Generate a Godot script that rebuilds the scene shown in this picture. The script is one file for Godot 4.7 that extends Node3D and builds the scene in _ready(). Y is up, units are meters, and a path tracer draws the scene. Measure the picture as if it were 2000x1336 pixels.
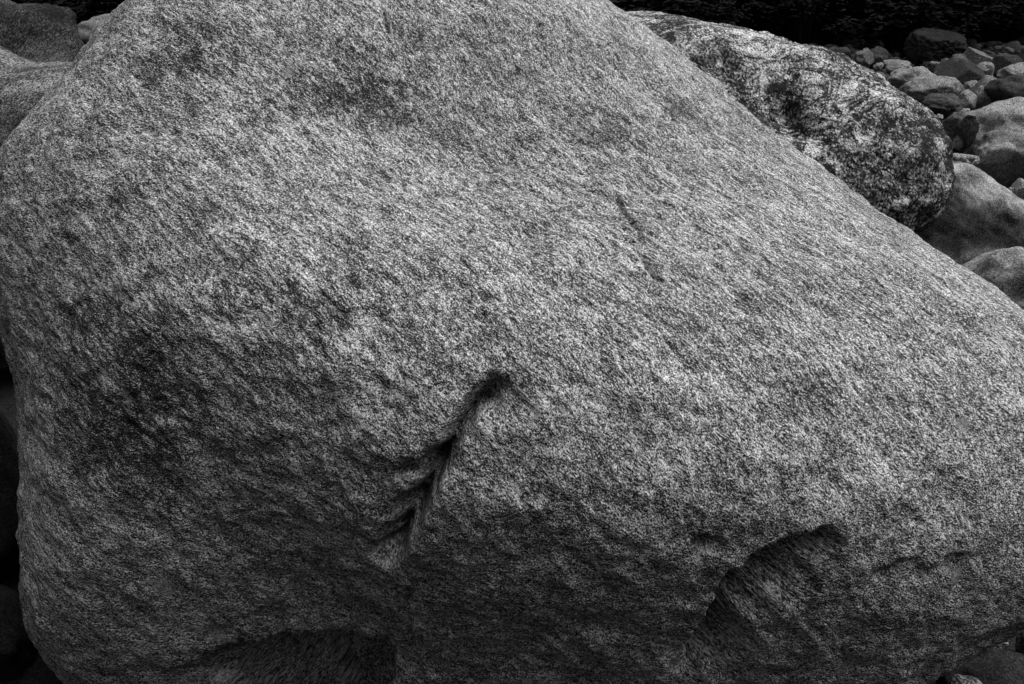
extends Node3D
# A huge gneiss boulder on a stony river bed in front of a dark forest, in monochrome under an overcast sky. Metres, y up.

const COLS := 700
const ROWS := 500

var names := {}
var rock_skin: StandardMaterial3D


func _ready() -> void:
	var cam := Camera3D.new()
	cam.name = "camera"
	add_child(cam)
	cam.position = Vector3(0, 2, 0)
	cam.rotation_degrees = Vector3(-32, 0, 0)
	cam.fov = 46.0
	cam.near = 0.05
	cam.far = 400.0
	cam.current = true

	var env := Environment.new()
	env.background_mode = Environment.BG_SKY
	var sky_look := ProceduralSkyMaterial.new()
	sky_look.sky_top_color = Color(0.86, 0.86, 0.86)
	sky_look.sky_horizon_color = Color(0.62, 0.62, 0.62)
	sky_look.sky_curve = 0.25
	sky_look.ground_bottom_color = Color(0.1, 0.1, 0.1)
	sky_look.ground_horizon_color = Color(0.2, 0.2, 0.2)
	sky_look.sun_angle_max = 0.0
	var sky := Sky.new()
	sky.sky_material = sky_look
	env.sky = sky
	env.background_energy_multiplier = 0.17
	env.tonemap_mode = Environment.TONE_MAPPER_LINEAR
	env.tonemap_exposure = 3.5
	env.sdfgi_enabled = true
	env.ssao_enabled = true
	env.ssil_enabled = true
	var around := WorldEnvironment.new()
	around.name = "environment"
	around.environment = env
	add_child(around)

	var sun := DirectionalLight3D.new()
	sun.name = "overcast_sun"
	sun.light_color = Color(1, 1, 1)
	sun.light_energy = 0.5
	sun.light_angular_distance = 60.0
	sun.shadow_enabled = true
	add_child(sun)
	sun.look_at_from_position(Vector3(2.3, 4.2, -1.2), Vector3.ZERO)

	rock_skin = make_rock_skin()
	build_ground()
	build_big_boulder()
	build_other_boulders()
	build_stones()
	build_gravel()
	build_forest()


# ---------------------------------------------------------------- helpers

func numbered(called: String) -> String:
	var n: int = names.get(called, 0)
	names[called] = n + 1
	return called if n == 0 else "%s_%03d" % [called, n]


func tag(o: Node3D, label: String, category: String, group := "", kind := "") -> void:
	if label:
		o.set_meta("label", label)
	if category:
		o.set_meta("category", category)
	if group:
		o.set_meta("group", group)
	if kind:
		o.set_meta("kind", kind)


func put(called: String, mesh: Mesh, material: Material, parent: Node3D = null) -> MeshInstance3D:
	var o := MeshInstance3D.new()
	o.mesh = mesh
	o.material_override = material
	if parent:
		o.name = called
		parent.add_child(o, true)
	else:
		o.name = numbered(called)
		add_child(o, true)
	return o


func noise(s: int, frequency: float, octaves := 3, gain := 0.5) -> FastNoiseLite:
	var n := FastNoiseLite.new()
	n.seed = s
	n.noise_type = FastNoiseLite.TYPE_SIMPLEX
	n.frequency = frequency
	n.fractal_type = FastNoiseLite.FRACTAL_FBM if octaves > 1 else FastNoiseLite.FRACTAL_NONE
	n.fractal_octaves = octaves
	n.fractal_gain = gain
	return n


func smooth_mesh(pos: PackedVector3Array, tint: PackedColorArray, index: PackedInt32Array, uv := PackedVector2Array()) -> ArrayMesh:
	var nor := PackedVector3Array()
	nor.resize(pos.size())
	for k in range(0, index.size(), 3):
		var a := index[k]
		var b := index[k + 1]
		var c := index[k + 2]
		var n := (pos[c] - pos[a]).cross(pos[b] - pos[a])
		nor[a] += n
		nor[b] += n
		nor[c] += n
	for k in nor.size():
		nor[k] = nor[k].normalized()
	var arrays := []
	arrays.resize(Mesh.ARRAY_MAX)
	arrays[Mesh.ARRAY_VERTEX] = pos
	arrays[Mesh.ARRAY_NORMAL] = nor
	if tint.size():
		arrays[Mesh.ARRAY_COLOR] = tint
	if uv.size():
		arrays[Mesh.ARRAY_TEX_UV] = uv
	arrays[Mesh.ARRAY_INDEX] = index
	var mesh := ArrayMesh.new()
	mesh.add_surface_from_arrays(Mesh.PRIMITIVE_TRIANGLES, arrays)
	return mesh


func make_rock_skin() -> StandardMaterial3D:
	var fine := noise(3, 0.11, 3, 0.7)
	var speck := noise(4, 0.02, 3, 0.6)
	var side := 512
	var im := Image.create(side, side, false, Image.FORMAT_L8)
	for y in side:
		for x in side:
			# a torus in four dimensions would be exact; two shifted reads blended across the border are enough
			var fx := float(x) / side
			var fy := float(y) / side
			var v := 0.0
			for k in 4:
				var ox: float = x - side * (k & 1)
				var oy: float = y - side * (k >> 1)
				var w := (fx if k & 1 else 1.0 - fx) * (fy if k >> 1 else 1.0 - fy)
				v += w * (fine.get_noise_2d(ox, oy) * 1.0 + speck.get_noise_2d(ox, oy) * 0.25)
			im.set_pixel(x, y, Color(1, 1, 1) * clampf(0.76 + v * 0.75, 0.2, 1.0))
	var t := ImageTexture.create_from_image(im)
	var m := StandardMaterial3D.new()
	m.resource_name = "river_stone"
	m.vertex_color_use_as_albedo = true
	m.albedo_texture = t
	m.roughness = 0.85
	m.metallic_specular = 0.3
	m.uv1_triplanar = true
	m.uv1_scale = Vector3.ONE * 1.6
	m.heightmap_enabled = true
	m.heightmap_texture = t
	m.heightmap_scale = 0.3
	m.detail_enabled = true
	m.detail_blend_mode = BaseMaterial3D.BLEND_MODE_MUL
	m.detail_uv_layer = BaseMaterial3D.DETAIL_UV_2
	m.uv2_triplanar = true
	m.uv2_scale = Vector3.ONE * 0.4
	m.detail_albedo = make_crystals()
	return m


var crystals: ImageTexture


func make_crystals() -> ImageTexture:
	if crystals:
		return crystals
	# salt and pepper of single mineral grains, about a millimetre each, on a tile that closes on itself
	var side := 1024
	var rng := RandomNumberGenerator.new()
	rng.seed = 7
	var bytes := PackedByteArray()
	bytes.resize(side * side)
	bytes.fill(200)
	for k in 260000:
		var x := rng.randi_range(0, side - 1)
		var y := rng.randi_range(0, side - 1)
		var w := rng.randi_range(1, 4)
		var h := rng.randi_range(1, 4)
		var v := rng.randi_range(45, 130) if rng.randf() < 0.36 else rng.randi_range(165, 255)
		for j in h:
			for i in w:
				if (i == 0 or i == w - 1) and (j == 0 or j == h - 1) and w > 2 and h > 2 and rng.randf() < 0.6:
					continue
				bytes[((y + j) % side) * side + (x + i) % side] = v
	crystals = ImageTexture.create_from_image(Image.create_from_data(side, side, false, Image.FORMAT_L8, bytes))
	return crystals


# ---------------------------------------------------------------- rocks carved from a few points

class Crease:
	# a line on a rock along which it is cracked, or stepped in on one side
	var pts: Array
	var middle: Vector3
	var reach: float
	var side: Vector3
	var depth: float
	var wall: float
	var flat: float
	var fade: float
	var crack: bool
	var lip: float
	var under: bool
	var rag := 1.0
	var soft: bool
	var taper := 0.3

	func _init(p: Array, how: Dictionary) -> void:
		pts = p
		for q in p:
			middle += q / p.size()
		side = how.get("side", Vector3.ZERO).normalized()
		depth = how.depth
		wall = how.wall
		flat = how.get("flat", 0.0)
		fade = how.get("fade", how.wall)
		lip = how.get("lip", 0.0)
		rag = how.get("rag", 1.0)
		soft = how.has("soft")
		taper = how.get("taper", 0.3)
		under = how.has("under")
		crack = not how.has("side")
		for q in p:
			reach = maxf(reach, q.distance_to(middle))
		reach += (fade * 1.8 if soft else fade) + 0.02

	func push(p: Vector3) -> float:
		if p.distance_squared_to(middle) > reach * reach:
			return 0.0
		var best := 1e9
		var along := 0.0
		var off := Vector3.ZERO
		var n := pts.size() - 1
		for k in n:
			var a: Vector3 = pts[k]
			var ab: Vector3 = pts[k + 1] - a
			var t := clampf((p - a).dot(ab) / ab.length_squared(), 0.0, 1.0)
			var o := p - a - ab * t
			var d := o.length_squared()
			if d < best:
				best = d
				along = (k + t) / n
				off = o
		var dist := sqrt(best)
		var ends := smoothstep(0.0, taper, along) * smoothstep(1.0, 1.0 - taper, along)
		if soft:
			return -depth * ends * exp(-2.0 * best / (wall * wall))
		if crack:
			return -depth * ends * pow(maxf(0.0, 1.0 - dist / wall), 1.4)
		if under and off.dot(side) > 0.0:
			return -depth * ends * pow(minf(1.0, dist / wall), 0.8) * (1.0 - smoothstep(flat, fade, dist))
		if off.dot(side) > 0.0:
			return -depth * ends * smoothstep(0.0, wall, dist) * (1.0 - smoothstep(flat, fade, dist))
		return lip * ends * exp(-pow((dist - 0.03) / 0.03, 2.0))


class Carved:
	# a closed surface whose distance from its centre is interpolated between a few points (r cubed kernel)
	var centre: Vector3
	var dirs := PackedVector3Array()
	var weight := PackedFloat64Array()
	var creases: Array[Crease] = []
	var lump: FastNoiseLite
	var ragged: FastNoiseLite
	var ragged_size := 0.012
	var rough: FastNoiseLite
	var lump_size := 0.006
	var rough_size := 0.002
	var grain: Basis  # rows: the foliation's long, middle and short direction, each with its stretch
	var cols: int
	var rows: int
	var first_turn: float
	var seen_turn: float
	var coarse: Image
	var pos: PackedVector3Array
	var row_pos: Array = []
	var tex_w: int
	var tex_h: int
	var tex_rows: Array = []
	var tone: Callable

	func solve(c: Vector3, pts: Array, stiff: Array) -> void:
		# stiff: for each run of points [how many, how loosely they are met]
		centre = c
		var loose := []
		for s in stiff:
			for k in s[0]:
				loose.append(s[1])
		var n := pts.size()
		var r := []
		for p in pts:
			dirs.append((p - c).normalized())
			r.append((p - c).length())
		var m := n + 4
		var a := []
		for i in m:
			var row := PackedFloat64Array()
			row.resize(m + 1)
			if i < n:
				for j in n:
					row[j] = pow(dirs[i].distance_to(dirs[j]), 3.0)
				row[i] += loose[i]
				row[n] = 1.0
				for k in 3:
					row[n + 1 + k] = dirs[i][k]
				row[m] = r[i]
			else:
				for j in n:
					row[j] = 1.0 if i == n else dirs[j][i - n - 1]
			a.append(row)
		for i in m:
			var p := i
			for j in range(i + 1, m):
				if absf(a[j][i]) > absf(a[p][i]):
					p = j
			var swap: PackedFloat64Array = a[i]
			a[i] = a[p]
			a[p] = swap
			var top: PackedFloat64Array = a[i]
			for j in range(i + 1, m):
				var f: float = a[j][i] / top[i]
				if f != 0.0:
					var low: PackedFloat64Array = a[j]
					for k in range(i, m + 1):
						low[k] -= f * top[k]
					a[j] = low
		weight.resize(m)
		for i in range(m - 1, -1, -1):
			var v: float = a[i][m]
			for k in range(i + 1, m):
				v -= a[i][k] * weight[k]
			weight[i] = v / a[i][i]

	func radius(d: Vector3) -> float:
		var n := dirs.size()
		var v := weight[n] + weight[n + 1] * d.x + weight[n + 2] * d.y + weight[n + 3] * d.z
		for k in n:
			var q := d.distance_squared_to(dirs[k])
			v += weight[k] * q * sqrt(q)
		return v

	func turn_at(s: float) -> float:
		# most rows go to the side that can be seen: 0 .. 0.9 of the way round is seen_turn wide
		if s < 0.9:
			return first_turn + seen_turn * s / 0.9
		return first_turn + seen_turn + (TAU - seen_turn) * (s - 0.9) / 0.1

	func direction(s: float, l: float) -> Vector3:
		var turn := turn_at(s)
		var lat := l * PI
		return Vector3(-cos(lat), sin(lat) * sin(turn), sin(lat) * cos(turn))

	func shape_row(j: int) -> void:
		var out := PackedVector3Array()
		out.resize(cols)
		for i in cols:
			var d := direction((j + 0.5) / rows, (i + 0.5) / cols)
			var r := coarse.get_pixel(i, j).r
			var p := centre + d * r
			var push := lump.get_noise_3dv(p) * lump_size
			var q := grain * p
			push += rough.get_noise_3dv(q) * rough_size
			if creases.size():
				var w := p + Vector3(ragged.get_noise_3dv(p), ragged.get_noise_3dv(p + Vector3(7, 0, 0)), ragged.get_noise_3dv(p + Vector3(0, 7, 0))) * ragged_size
				for c in creases:
					push += c.push(p.lerp(w, c.rag))
			out[i] = p + d * push
		row_pos[j] = out

	func build(n_cols: int, n_rows: int, from_turn: float, turn: float) -> void:
		cols = n_cols
		rows = n_rows
		first_turn = from_turn
		seen_turn = turn
		var cc := 140
		var cr := 110
		coarse = Image.create(cc, cr, false, Image.FORMAT_RF)
		for y in cr:
			for x in cc:
				coarse.set_pixel(x, y, Color(radius(direction((y + 0.5) / cr, (x + 0.5) / cc)), 0, 0))
		coarse.resize(cols, rows, Image.INTERPOLATE_CUBIC)
		row_pos.resize(rows)
		var job := WorkerThreadPool.add_group_task(shape_row, rows, -1, true)
		WorkerThreadPool.wait_for_group_task_completion(job)
		for j in rows:
			pos.append_array(row_pos[j])

	func indices() -> PackedInt32Array:
		var left := pos.size()
		var a := Vector3.ZERO
		var b := Vector3.ZERO
		for j in rows:
			a += pos[j * cols] / rows
			b += pos[j * cols + cols - 1] / rows
		pos.append(a)
		pos.append(b)
		var index := PackedInt32Array()
		for j in rows:
			var k := (j + 1) % rows
			for i in cols - 1:
				var p := j * cols + i
				var q := k * cols + i
				index.append_array([p, q, p + 1, p + 1, q, q + 1])
			index.append_array([left, k * cols, j * cols, left + 1, j * cols + cols - 1, k * cols + cols - 1])
		return index

	func uvs() -> PackedVector2Array:
		var uv := PackedVector2Array()
		for j in rows:
			for i in cols:
				uv.append(Vector2((i + 0.5) / cols, (j + 0.5) / rows))
		uv.append(Vector2(0, 0.5))
		uv.append(Vector2(1, 0.5))
		return uv

	func tone_row(y: int) -> void:
		var out := PackedByteArray()
		out.resize(tex_w)
		var fy := clampf((y + 0.5) / tex_h * rows - 0.5, 0.0, rows - 1.001)
		var j := int(fy)
		fy -= j
		var low: PackedVector3Array = row_pos[j]
		var high: PackedVector3Array = row_pos[j + 1]
		for x in tex_w:
			var fx := clampf((x + 0.5) / tex_w * cols - 0.5, 0.0, cols - 1.001)
			var i := int(fx)
			fx -= i
			var p := low[i].lerp(low[i + 1], fx).lerp(high[i].lerp(high[i + 1], fx), fy)
			var v: float = tone.call(p)
			out[x] = int(255.0 * clampf(pow(maxf(v, 0.0), 0.4545), 0.0, 1.0))
		tex_rows[y] = out

	func picture(w: int, h: int) -> Image:
		tex_w = w
		tex_h = h
		tex_rows.resize(h)
		var job := WorkerThreadPool.add_group_task(tone_row, h, -1, true)
		WorkerThreadPool.wait_for_group_task_completion(job)
		var bytes := PackedByteArray()
		for y in h:
			bytes.append_array(tex_rows[y])
		return Image.create_from_data(w, h, false, Image.FORMAT_L8, bytes)


func finish(c: Carved, called: String, w: int, h: int, relief: float, crystal_tiles := 0.42) -> MeshInstance3D:
	var t := ImageTexture.create_from_image(c.picture(w, h))
	var m := StandardMaterial3D.new()
	m.resource_name = called + "_stone"
	m.albedo_texture = t
	m.roughness = 0.9
	m.metallic_specular = 0.25
	m.heightmap_enabled = true
	m.heightmap_texture = t
	m.heightmap_scale = relief
	if crystal_tiles > 0.0:
		m.detail_enabled = true
		m.detail_blend_mode = BaseMaterial3D.BLEND_MODE_MUL
		m.detail_uv_layer = BaseMaterial3D.DETAIL_UV_2
		m.uv2_triplanar = true
		m.uv2_triplanar_sharpness = 6.0
		m.uv2_scale = Vector3.ONE * crystal_tiles
		m.detail_albedo = make_crystals()
	var index := c.indices()
	var o := put(called, smooth_mesh(c.pos, PackedColorArray(), index, c.uvs()), m)
	return o


func foliation(long: Vector3, flat: Vector3, a: float, b: float) -> Basis:
	# p -> (along the streaks, across them in the sheet, through the sheet), squeezed so that noise is drawn out along them
	var z := flat.normalized()
	var x := (long - z * long.dot(z)).normalized()
	var y := z.cross(x)
	return Basis(x * a, y * b, z).transposed()


func build_big_boulder() -> void:
	var c := Carved.new()
	c.solve(Vector3(0.05, 0.62, -2.35), [Vector3(-0.974, 1.683, -2.814), Vector3(-1.226, 1.568, -2.725), Vector3(-1.433, 1.331, -2.536), Vector3(-1.567, 1.196, -2.405), Vector3(-1.629, 1.023, -2.297), Vector3(-1.620, 0.835, -2.185), Vector3(-1.571, 0.714, -2.111), Vector3(-1.522, 0.589, -2.016), Vector3(-1.487, 0.466, -1.922), Vector3(-1.486, 0.342, -1.831), Vector3(-1.489, 0.069, -1.677), Vector3(-1.454, -0.102, -1.588), Vector3(-1.364, -0.226, -1.551), Vector3(-1.201, -0.402, -1.511), Vector3(-0.495, 1.726, -2.893), Vector3(0.000, 1.664, -2.912), Vector3(0.305, 1.547, -2.862), Vector3(0.492, 1.438, -2.800), Vector3(0.675, 1.312, -2.704), Vector3(0.827, 1.207, -2.574), Vector3(0.970, 1.122, -2.451), Vector3(1.105, 1.042, -2.332), Vector3(1.221, 0.984, -2.197), Vector3(1.331, 0.933, -2.079), Vector3(1.442, 0.875, -1.972), Vector3(1.548, 0.800, -1.862), Vector3(1.642, 0.695, -1.744), Vector3(1.648, 0.538, -1.614), Vector3(1.534, 0.336, -1.479), Vector3(1.371, 0.206, -1.423), Vector3(1.284, 0.146, -1.404), Vector3(1.209, 0.090, -1.391), Vector3(1.124, 0.019, -1.368), Vector3(0.966, -0.096, -1.325), Vector3(-0.657, -0.555, -1.450), Vector3(0.000, -0.457, -1.378), Vector3(0.518, -0.277, -1.322), Vector3(-0.699, 1.389, -2.212), Vector3(-0.143, 1.436, -2.301), Vector3(0.282, 1.324, -2.195), Vector3(-0.921, 1.258, -1.977), Vector3(-0.376, 1.209, -1.829), Vector3(0.125, 1.187, -1.815), Vector3(0.580, 1.163, -1.871), Vector3(0.867, 1.017, -1.685), Vector3(-0.793, 1.094, -1.698), Vector3(-0.405, 1.063, -1.561), Vector3(0.000, 1.021, -1.499), Vector3(0.400, 1.015, -1.507), Vector3(0.810, 0.906, -1.463), Vector3(1.226, 0.788, -1.518), Vector3(-1.258, 1.033, -1.990), Vector3(-1.113, 0.817, -1.690), Vector3(-1.145, 0.497, -1.561), Vector3(-0.755, 0.703, -1.524), Vector3(-0.345, 0.815, -1.394), Vector3(0.000, 0.814, -1.310), Vector3(0.383, 0.827, -1.295), Vector3(0.787, 0.745, -1.303), Vector3(1.123, 0.631, -1.338), Vector3(-0.801, 0.342, -1.440), Vector3(-0.377, 0.436, -1.358), Vector3(0.000, 0.531, -1.275), Vector3(0.400, 0.579, -1.234), Vector3(0.756, 0.525, -1.236), Vector3(-0.896, -0.084, -1.469), Vector3(-0.423, 0.032, -1.388), Vector3(0.000, 0.156, -1.300), Vector3(0.383, 0.218, -1.257), Vector3(0.706, 0.220, -1.270), Vector3(0.000, 0.900, -3.550), Vector3(-0.700, 1.000, -3.350), Vector3(0.800, 0.600, -3.300), Vector3(1.300, 0.300, -2.700), Vector3(0.000, -0.450, -2.500), Vector3(-0.900, -0.350, -2.400), Vector3(0.800, -0.350, -2.100), Vector3(0.000, 0.100, -3.500), Vector3(-1.100, 0.300, -3.000), Vector3(1.000, -0.200, -2.800)], [[37, 0.0001], [33, 0.01], [10, 0.001]])
	c.grain = foliation(Vector3(0.72, -0.35, 0.6), Vector3(-0.28, 0.7, 0.66), 0.16, 0.55)
	c.lump = noise(21, 5.5, 4, 0.55)
	c.lump_size = 0.017
	c.rough = noise(22, 55.0, 3, 0.55)
	c.rough_size = 0.0034
	c.ragged = noise(23, 9.0, 3, 0.5)
	c.ragged_size = 0.022
	var below := Vector3(0.55, -0.8, 0)
	for k in [
		[[Vector3(0.006, 0.998, -1.462), Vector3(-0.045, 0.973, -1.438), Vector3(-0.078, 0.950, -1.419), Vector3(-0.112, 0.915, -1.395), Vector3(-0.145, 0.873, -1.372), Vector3(-0.169, 0.837, -1.359), Vector3(-0.190, 0.804, -1.350), Vector3(-0.211, 0.750, -1.339), Vector3(-0.232, 0.687, -1.331), Vector3(-0.267, 0.610, -1.335), Vector3(-0.323, 0.537, -1.351)].slice(0, 8), {"depth": 0.10, "wall": 0.034, "rag": 0.55, "taper": 0.25}],
		[[Vector3(-0.159, 0.858, -1.368), Vector3(-0.190, 0.796, -1.347), Vector3(-0.220, 0.735, -1.338), Vector3(-0.248, 0.668, -1.334), Vector3(-0.284, 0.597, -1.340), Vector3(-0.331, 0.521, -1.354)], {"depth": 0.115, "wall": 0.042, "rag": 0.7, "taper": 0.2}],
		[[Vector3(0.006, 0.998, -1.462), Vector3(-0.045, 0.973, -1.438), Vector3(-0.078, 0.950, -1.419), Vector3(-0.112, 0.915, -1.395), Vector3(-0.145, 0.873, -1.372), Vector3(-0.169, 0.837, -1.359), Vector3(-0.190, 0.804, -1.350), Vector3(-0.211, 0.750, -1.339), Vector3(-0.232, 0.687, -1.331), Vector3(-0.267, 0.610, -1.335), Vector3(-0.323, 0.537, -1.351)].slice(0, 7), {"side": Vector3(0.75, -0.65, 0), "depth": 0.022, "wall": 0.02, "flat": 0.02, "fade": 0.12}],
		[[Vector3(-0.011, 0.992, -1.456), Vector3(-0.036, 0.965, -1.430), Vector3(-0.067, 0.932, -1.401)], {"depth": 0.018, "wall": 0.06, "soft": true}],
		[[Vector3(-0.190, 0.804, -1.350), Vector3(-0.227, 0.807, -1.360), Vector3(-0.264, 0.816, -1.374)], {"depth": 0.06, "wall": 0.035, "taper": 0.4}],
		[[Vector3(-0.236, 0.626, -1.327), Vector3(-0.240, 0.505, -1.329), Vector3(-0.256, 0.357, -1.346), Vector3(-0.263, 0.205, -1.356), Vector3(-0.268, 0.063, -1.350)], {"depth": 0.02, "wall": 0.014}],
		[[Vector3(0.726, 0.708, -1.282), Vector3(0.687, 0.681, -1.267), Vector3(0.631, 0.656, -1.253), Vector3(0.588, 0.636, -1.245), Vector3(0.544, 0.618, -1.240), Vector3(0.509, 0.578, -1.235), Vector3(0.486, 0.495, -1.233), Vector3(0.477, 0.398, -1.238), Vector3(0.439, 0.272, -1.247), Vector3(0.411, 0.187, -1.250)], {"depth": 0.095, "wall": 0.048, "rag": 0.8, "taper": 0.15}],
		[[Vector3(0.590, 0.622, -1.243), Vector3(0.546, 0.562, -1.234), Vector3(0.518, 0.477, -1.233), Vector3(0.498, 0.338, -1.241), Vector3(0.469, 0.233, -1.246)], {"depth": 0.075, "wall": 0.08, "taper": 0.25}],
		[[Vector3(0.680, 0.639, -1.254), Vector3(0.610, 0.597, -1.240), Vector3(0.542, 0.550, -1.233), Vector3(0.508, 0.468, -1.233)], {"depth": 0.085, "wall": 0.095, "rag": 0.8}],
		[[Vector3(0.726, 0.708, -1.282), Vector3(0.687, 0.681, -1.267), Vector3(0.631, 0.656, -1.253), Vector3(0.588, 0.636, -1.245), Vector3(0.544, 0.618, -1.240), Vector3(0.509, 0.578, -1.235), Vector3(0.486, 0.495, -1.233), Vector3(0.477, 0.398, -1.238), Vector3(0.439, 0.272, -1.247), Vector3(0.411, 0.187, -1.250)].slice(0, 5), {"side": Vector3(0.35, -1, 0), "depth": 0.02, "wall": 0.025, "flat": 0.03, "fade": 0.14}],
		[[Vector3(-1.053, -0.046, -1.434), Vector3(-0.944, 0.035, -1.426), Vector3(-0.844, 0.096, -1.422), Vector3(-0.752, 0.138, -1.419), Vector3(-0.647, 0.176, -1.415), Vector3(-0.545, 0.208, -1.408), Vector3(-0.431, 0.227, -1.393), Vector3(-0.320, 0.233, -1.369), Vector3(-0.266, 0.221, -1.356)], {"side": Vector3(0.25, -1, 0), "depth": 0.33, "wall": 0.3, "flat": 0.4, "fade": 1.1, "lip": 0.004, "under": true}],
		[[Vector3(0.259, 1.229, -1.979), Vector3(0.276, 1.212, -1.926), Vector3(0.292, 1.195, -1.876), Vector3(0.313, 1.170, -1.808), Vector3(0.327, 1.149, -1.752)], {"depth": 0.026, "wall": 0.010, "rag": 0.35}],
		[[Vector3(0.297, 1.159, -1.773), Vector3(0.315, 1.140, -1.728), Vector3(0.336, 1.124, -1.693), Vector3(0.366, 1.107, -1.660)], {"depth": 0.026, "wall": 0.011, "rag": 0.35}],
		[[Vector3(-1.210, 1.270, -2.139), Vector3(-1.175, 1.278, -2.130), Vector3(-1.155, 1.287, -2.131)], {"depth": 0.02, "wall": 0.011}],
		[[Vector3(-0.379, 1.607, -2.481), Vector3(-0.366, 1.568, -2.426), Vector3(-0.345, 1.527, -2.376)], {"depth": 0.026, "wall": 0.011, "rag": 0.35}],
		[[Vector3(0.378, 0.700, -1.253), Vector3(0.428, 0.709, -1.255), Vector3(0.466, 0.725, -1.262)], {"side": Vector3(0, -1, 0), "depth": 0.02, "wall": 0.01, "flat": 0.01, "fade": 0.06}],
		[[Vector3(0.754, 0.619, -1.257), Vector3(0.877, 0.615, -1.276), Vector3(0.993, 0.607, -1.298), Vector3(1.143, 0.612, -1.341)], {"side": Vector3(0, -1, 0), "depth": 0.012, "wall": 0.015, "flat": 0.02, "fade": 0.07}],
		[[Vector3(0.713, 0.477, -1.236), Vector3(0.748, 0.512, -1.240), Vector3(0.792, 0.534, -1.246)], {"depth": 0.015, "wall": 0.01}],
	]:
		c.creases.append(Crease.new(k[0], k[1]))
	c.build(COLS, ROWS, deg_to_rad(-75), deg_to_rad(200))

	var streak := noise(31, 400.0, 2, 0.6)
	var speck := noise(32, 300.0, 2, 0.8)
	var band := noise(33, 70.0, 3, 0.6)
	var seam := noise(35, 150.0, 2, 0.5)
	var crystal := noise(36, 120.0, 1)
	var pits := noise(37, 26.0, 3, 0.6)
	var patch := noise(34, 3.2, 4, 0.6)
	var grain := c.grain
	var long_grain := foliation(Vector3(0.72, -0.35, 0.6), Vector3(-0.28, 0.7, 0.66), 0.075, 0.45)
	var lichens := [[Vector3(-0.913, 0.333, -1.451), 0.033], [Vector3(-0.799, 0.188, -1.425), 0.031], [Vector3(-0.485, 0.239, -1.401), 0.015], [Vector3(-0.257, 0.424, -1.340), 0.012], [Vector3(0.416, 0.922, -1.385), 0.011], [Vector3(-1.020, 1.105, -1.852), 0.015], [Vector3(1.044, 0.848, -1.481), 0.019], [Vector3(-1.139, 1.153, -1.973), 0.012], [Vector3(0.213, 0.573, -1.246), 0.015], [Vector3(0.535, 1.097, -1.693), 0.013], [Vector3(1.029, 0.556, -1.292), 0.020], [Vector3(-0.619, 1.457, -2.272), 0.018], [Vector3(0.000, 1.255, -2.061), 0.014], [Vector3(-0.673, 0.904, -1.545), 0.013], [Vector3(0.658, 1.192, -2.039), 0.012]]
	var stains_and_shade := [[Vector3(-0.948, 1.494, -2.350), 0.099], [Vector3(-0.824, 1.487, -2.317), 0.080], [Vector3(-0.423, 1.443, -2.270), 0.106], [Vector3(-0.337, 1.398, -2.231), 0.089], [Vector3(-0.530, 1.403, -2.213), 0.090], [Vector3(-1.005, 1.209, -1.959), 0.052], [Vector3(0.253, 1.315, -2.177), 0.088], [Vector3(0.492, 1.348, -2.359), 0.079], [Vector3(-0.683, 1.356, -2.134), 0.089], [Vector3(-0.159, 1.232, -1.972), 0.047], [Vector3(-0.977, 0.919, -1.678), 0.184], [Vector3(-0.874, 0.840, -1.592), 0.137], [Vector3(-1.129, 0.699, -1.652), 0.121], [Vector3(-0.956, 0.636, -1.545), 0.130], [Vector3(-0.410, 1.100, -1.614), 0.096], [Vector3(-0.625, 1.108, -1.672), 0.089], [Vector3(0.687, 0.936, -1.460), 0.061], [Vector3(0.576, 1.068, -1.646), 0.050], [Vector3(-0.432, 1.542, -2.383), 0.063]]  # dark stains; the low left ones paint in shade below the brow
	c.tone = func(p: Vector3) -> float:
		var q := grain * p
		var cloud := patch.get_noise_3dv(p + q * 0.6)
		var f := 0.63 + streak.get_noise_3dv(q) * 0.7 + speck.get_noise_3dv(p) * 0.75 + band.get_noise_3dv(q) * 0.3 + pits.get_noise_3dv(q) * 0.15 + cloud * 0.3
		# thin dark seams of mica along the foliation, and single large pale crystals
		var line := seam.get_noise_3dv(long_grain * p)
		f += 0.28 * line - 0.48 * (1.0 - smoothstep(0.0, 0.16, absf(line + 0.1))) * clampf(0.7 + cloud * 2.0, 0.0, 1.0)
		f += 0.5 * smoothstep(0.62, 0.78, crystal.get_noise_3dv(p))
		for s in stains_and_shade:
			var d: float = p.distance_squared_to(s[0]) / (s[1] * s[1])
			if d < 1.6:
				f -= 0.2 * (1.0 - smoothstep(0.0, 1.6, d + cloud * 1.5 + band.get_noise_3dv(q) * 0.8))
		var v := 0.03 + 0.95 * smoothstep(0.08, 1.2, f)
		for s in lichens:
			var d: float = p.distance_squared_to(s[0]) / (s[1] * s[1])
			if d < 1.5:
				v = lerpf(v, 0.36 + 0.06 * speck.get_noise_3dv(p), 0.75 * (1.0 - smoothstep(0.55, 1.1, d + cloud * 0.6)))
		return v
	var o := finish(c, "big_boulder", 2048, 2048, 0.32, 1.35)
	tag(o, "huge rounded grey gneiss boulder filling the picture, speckled and streaked, with dark gashes", "boulder")


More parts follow.
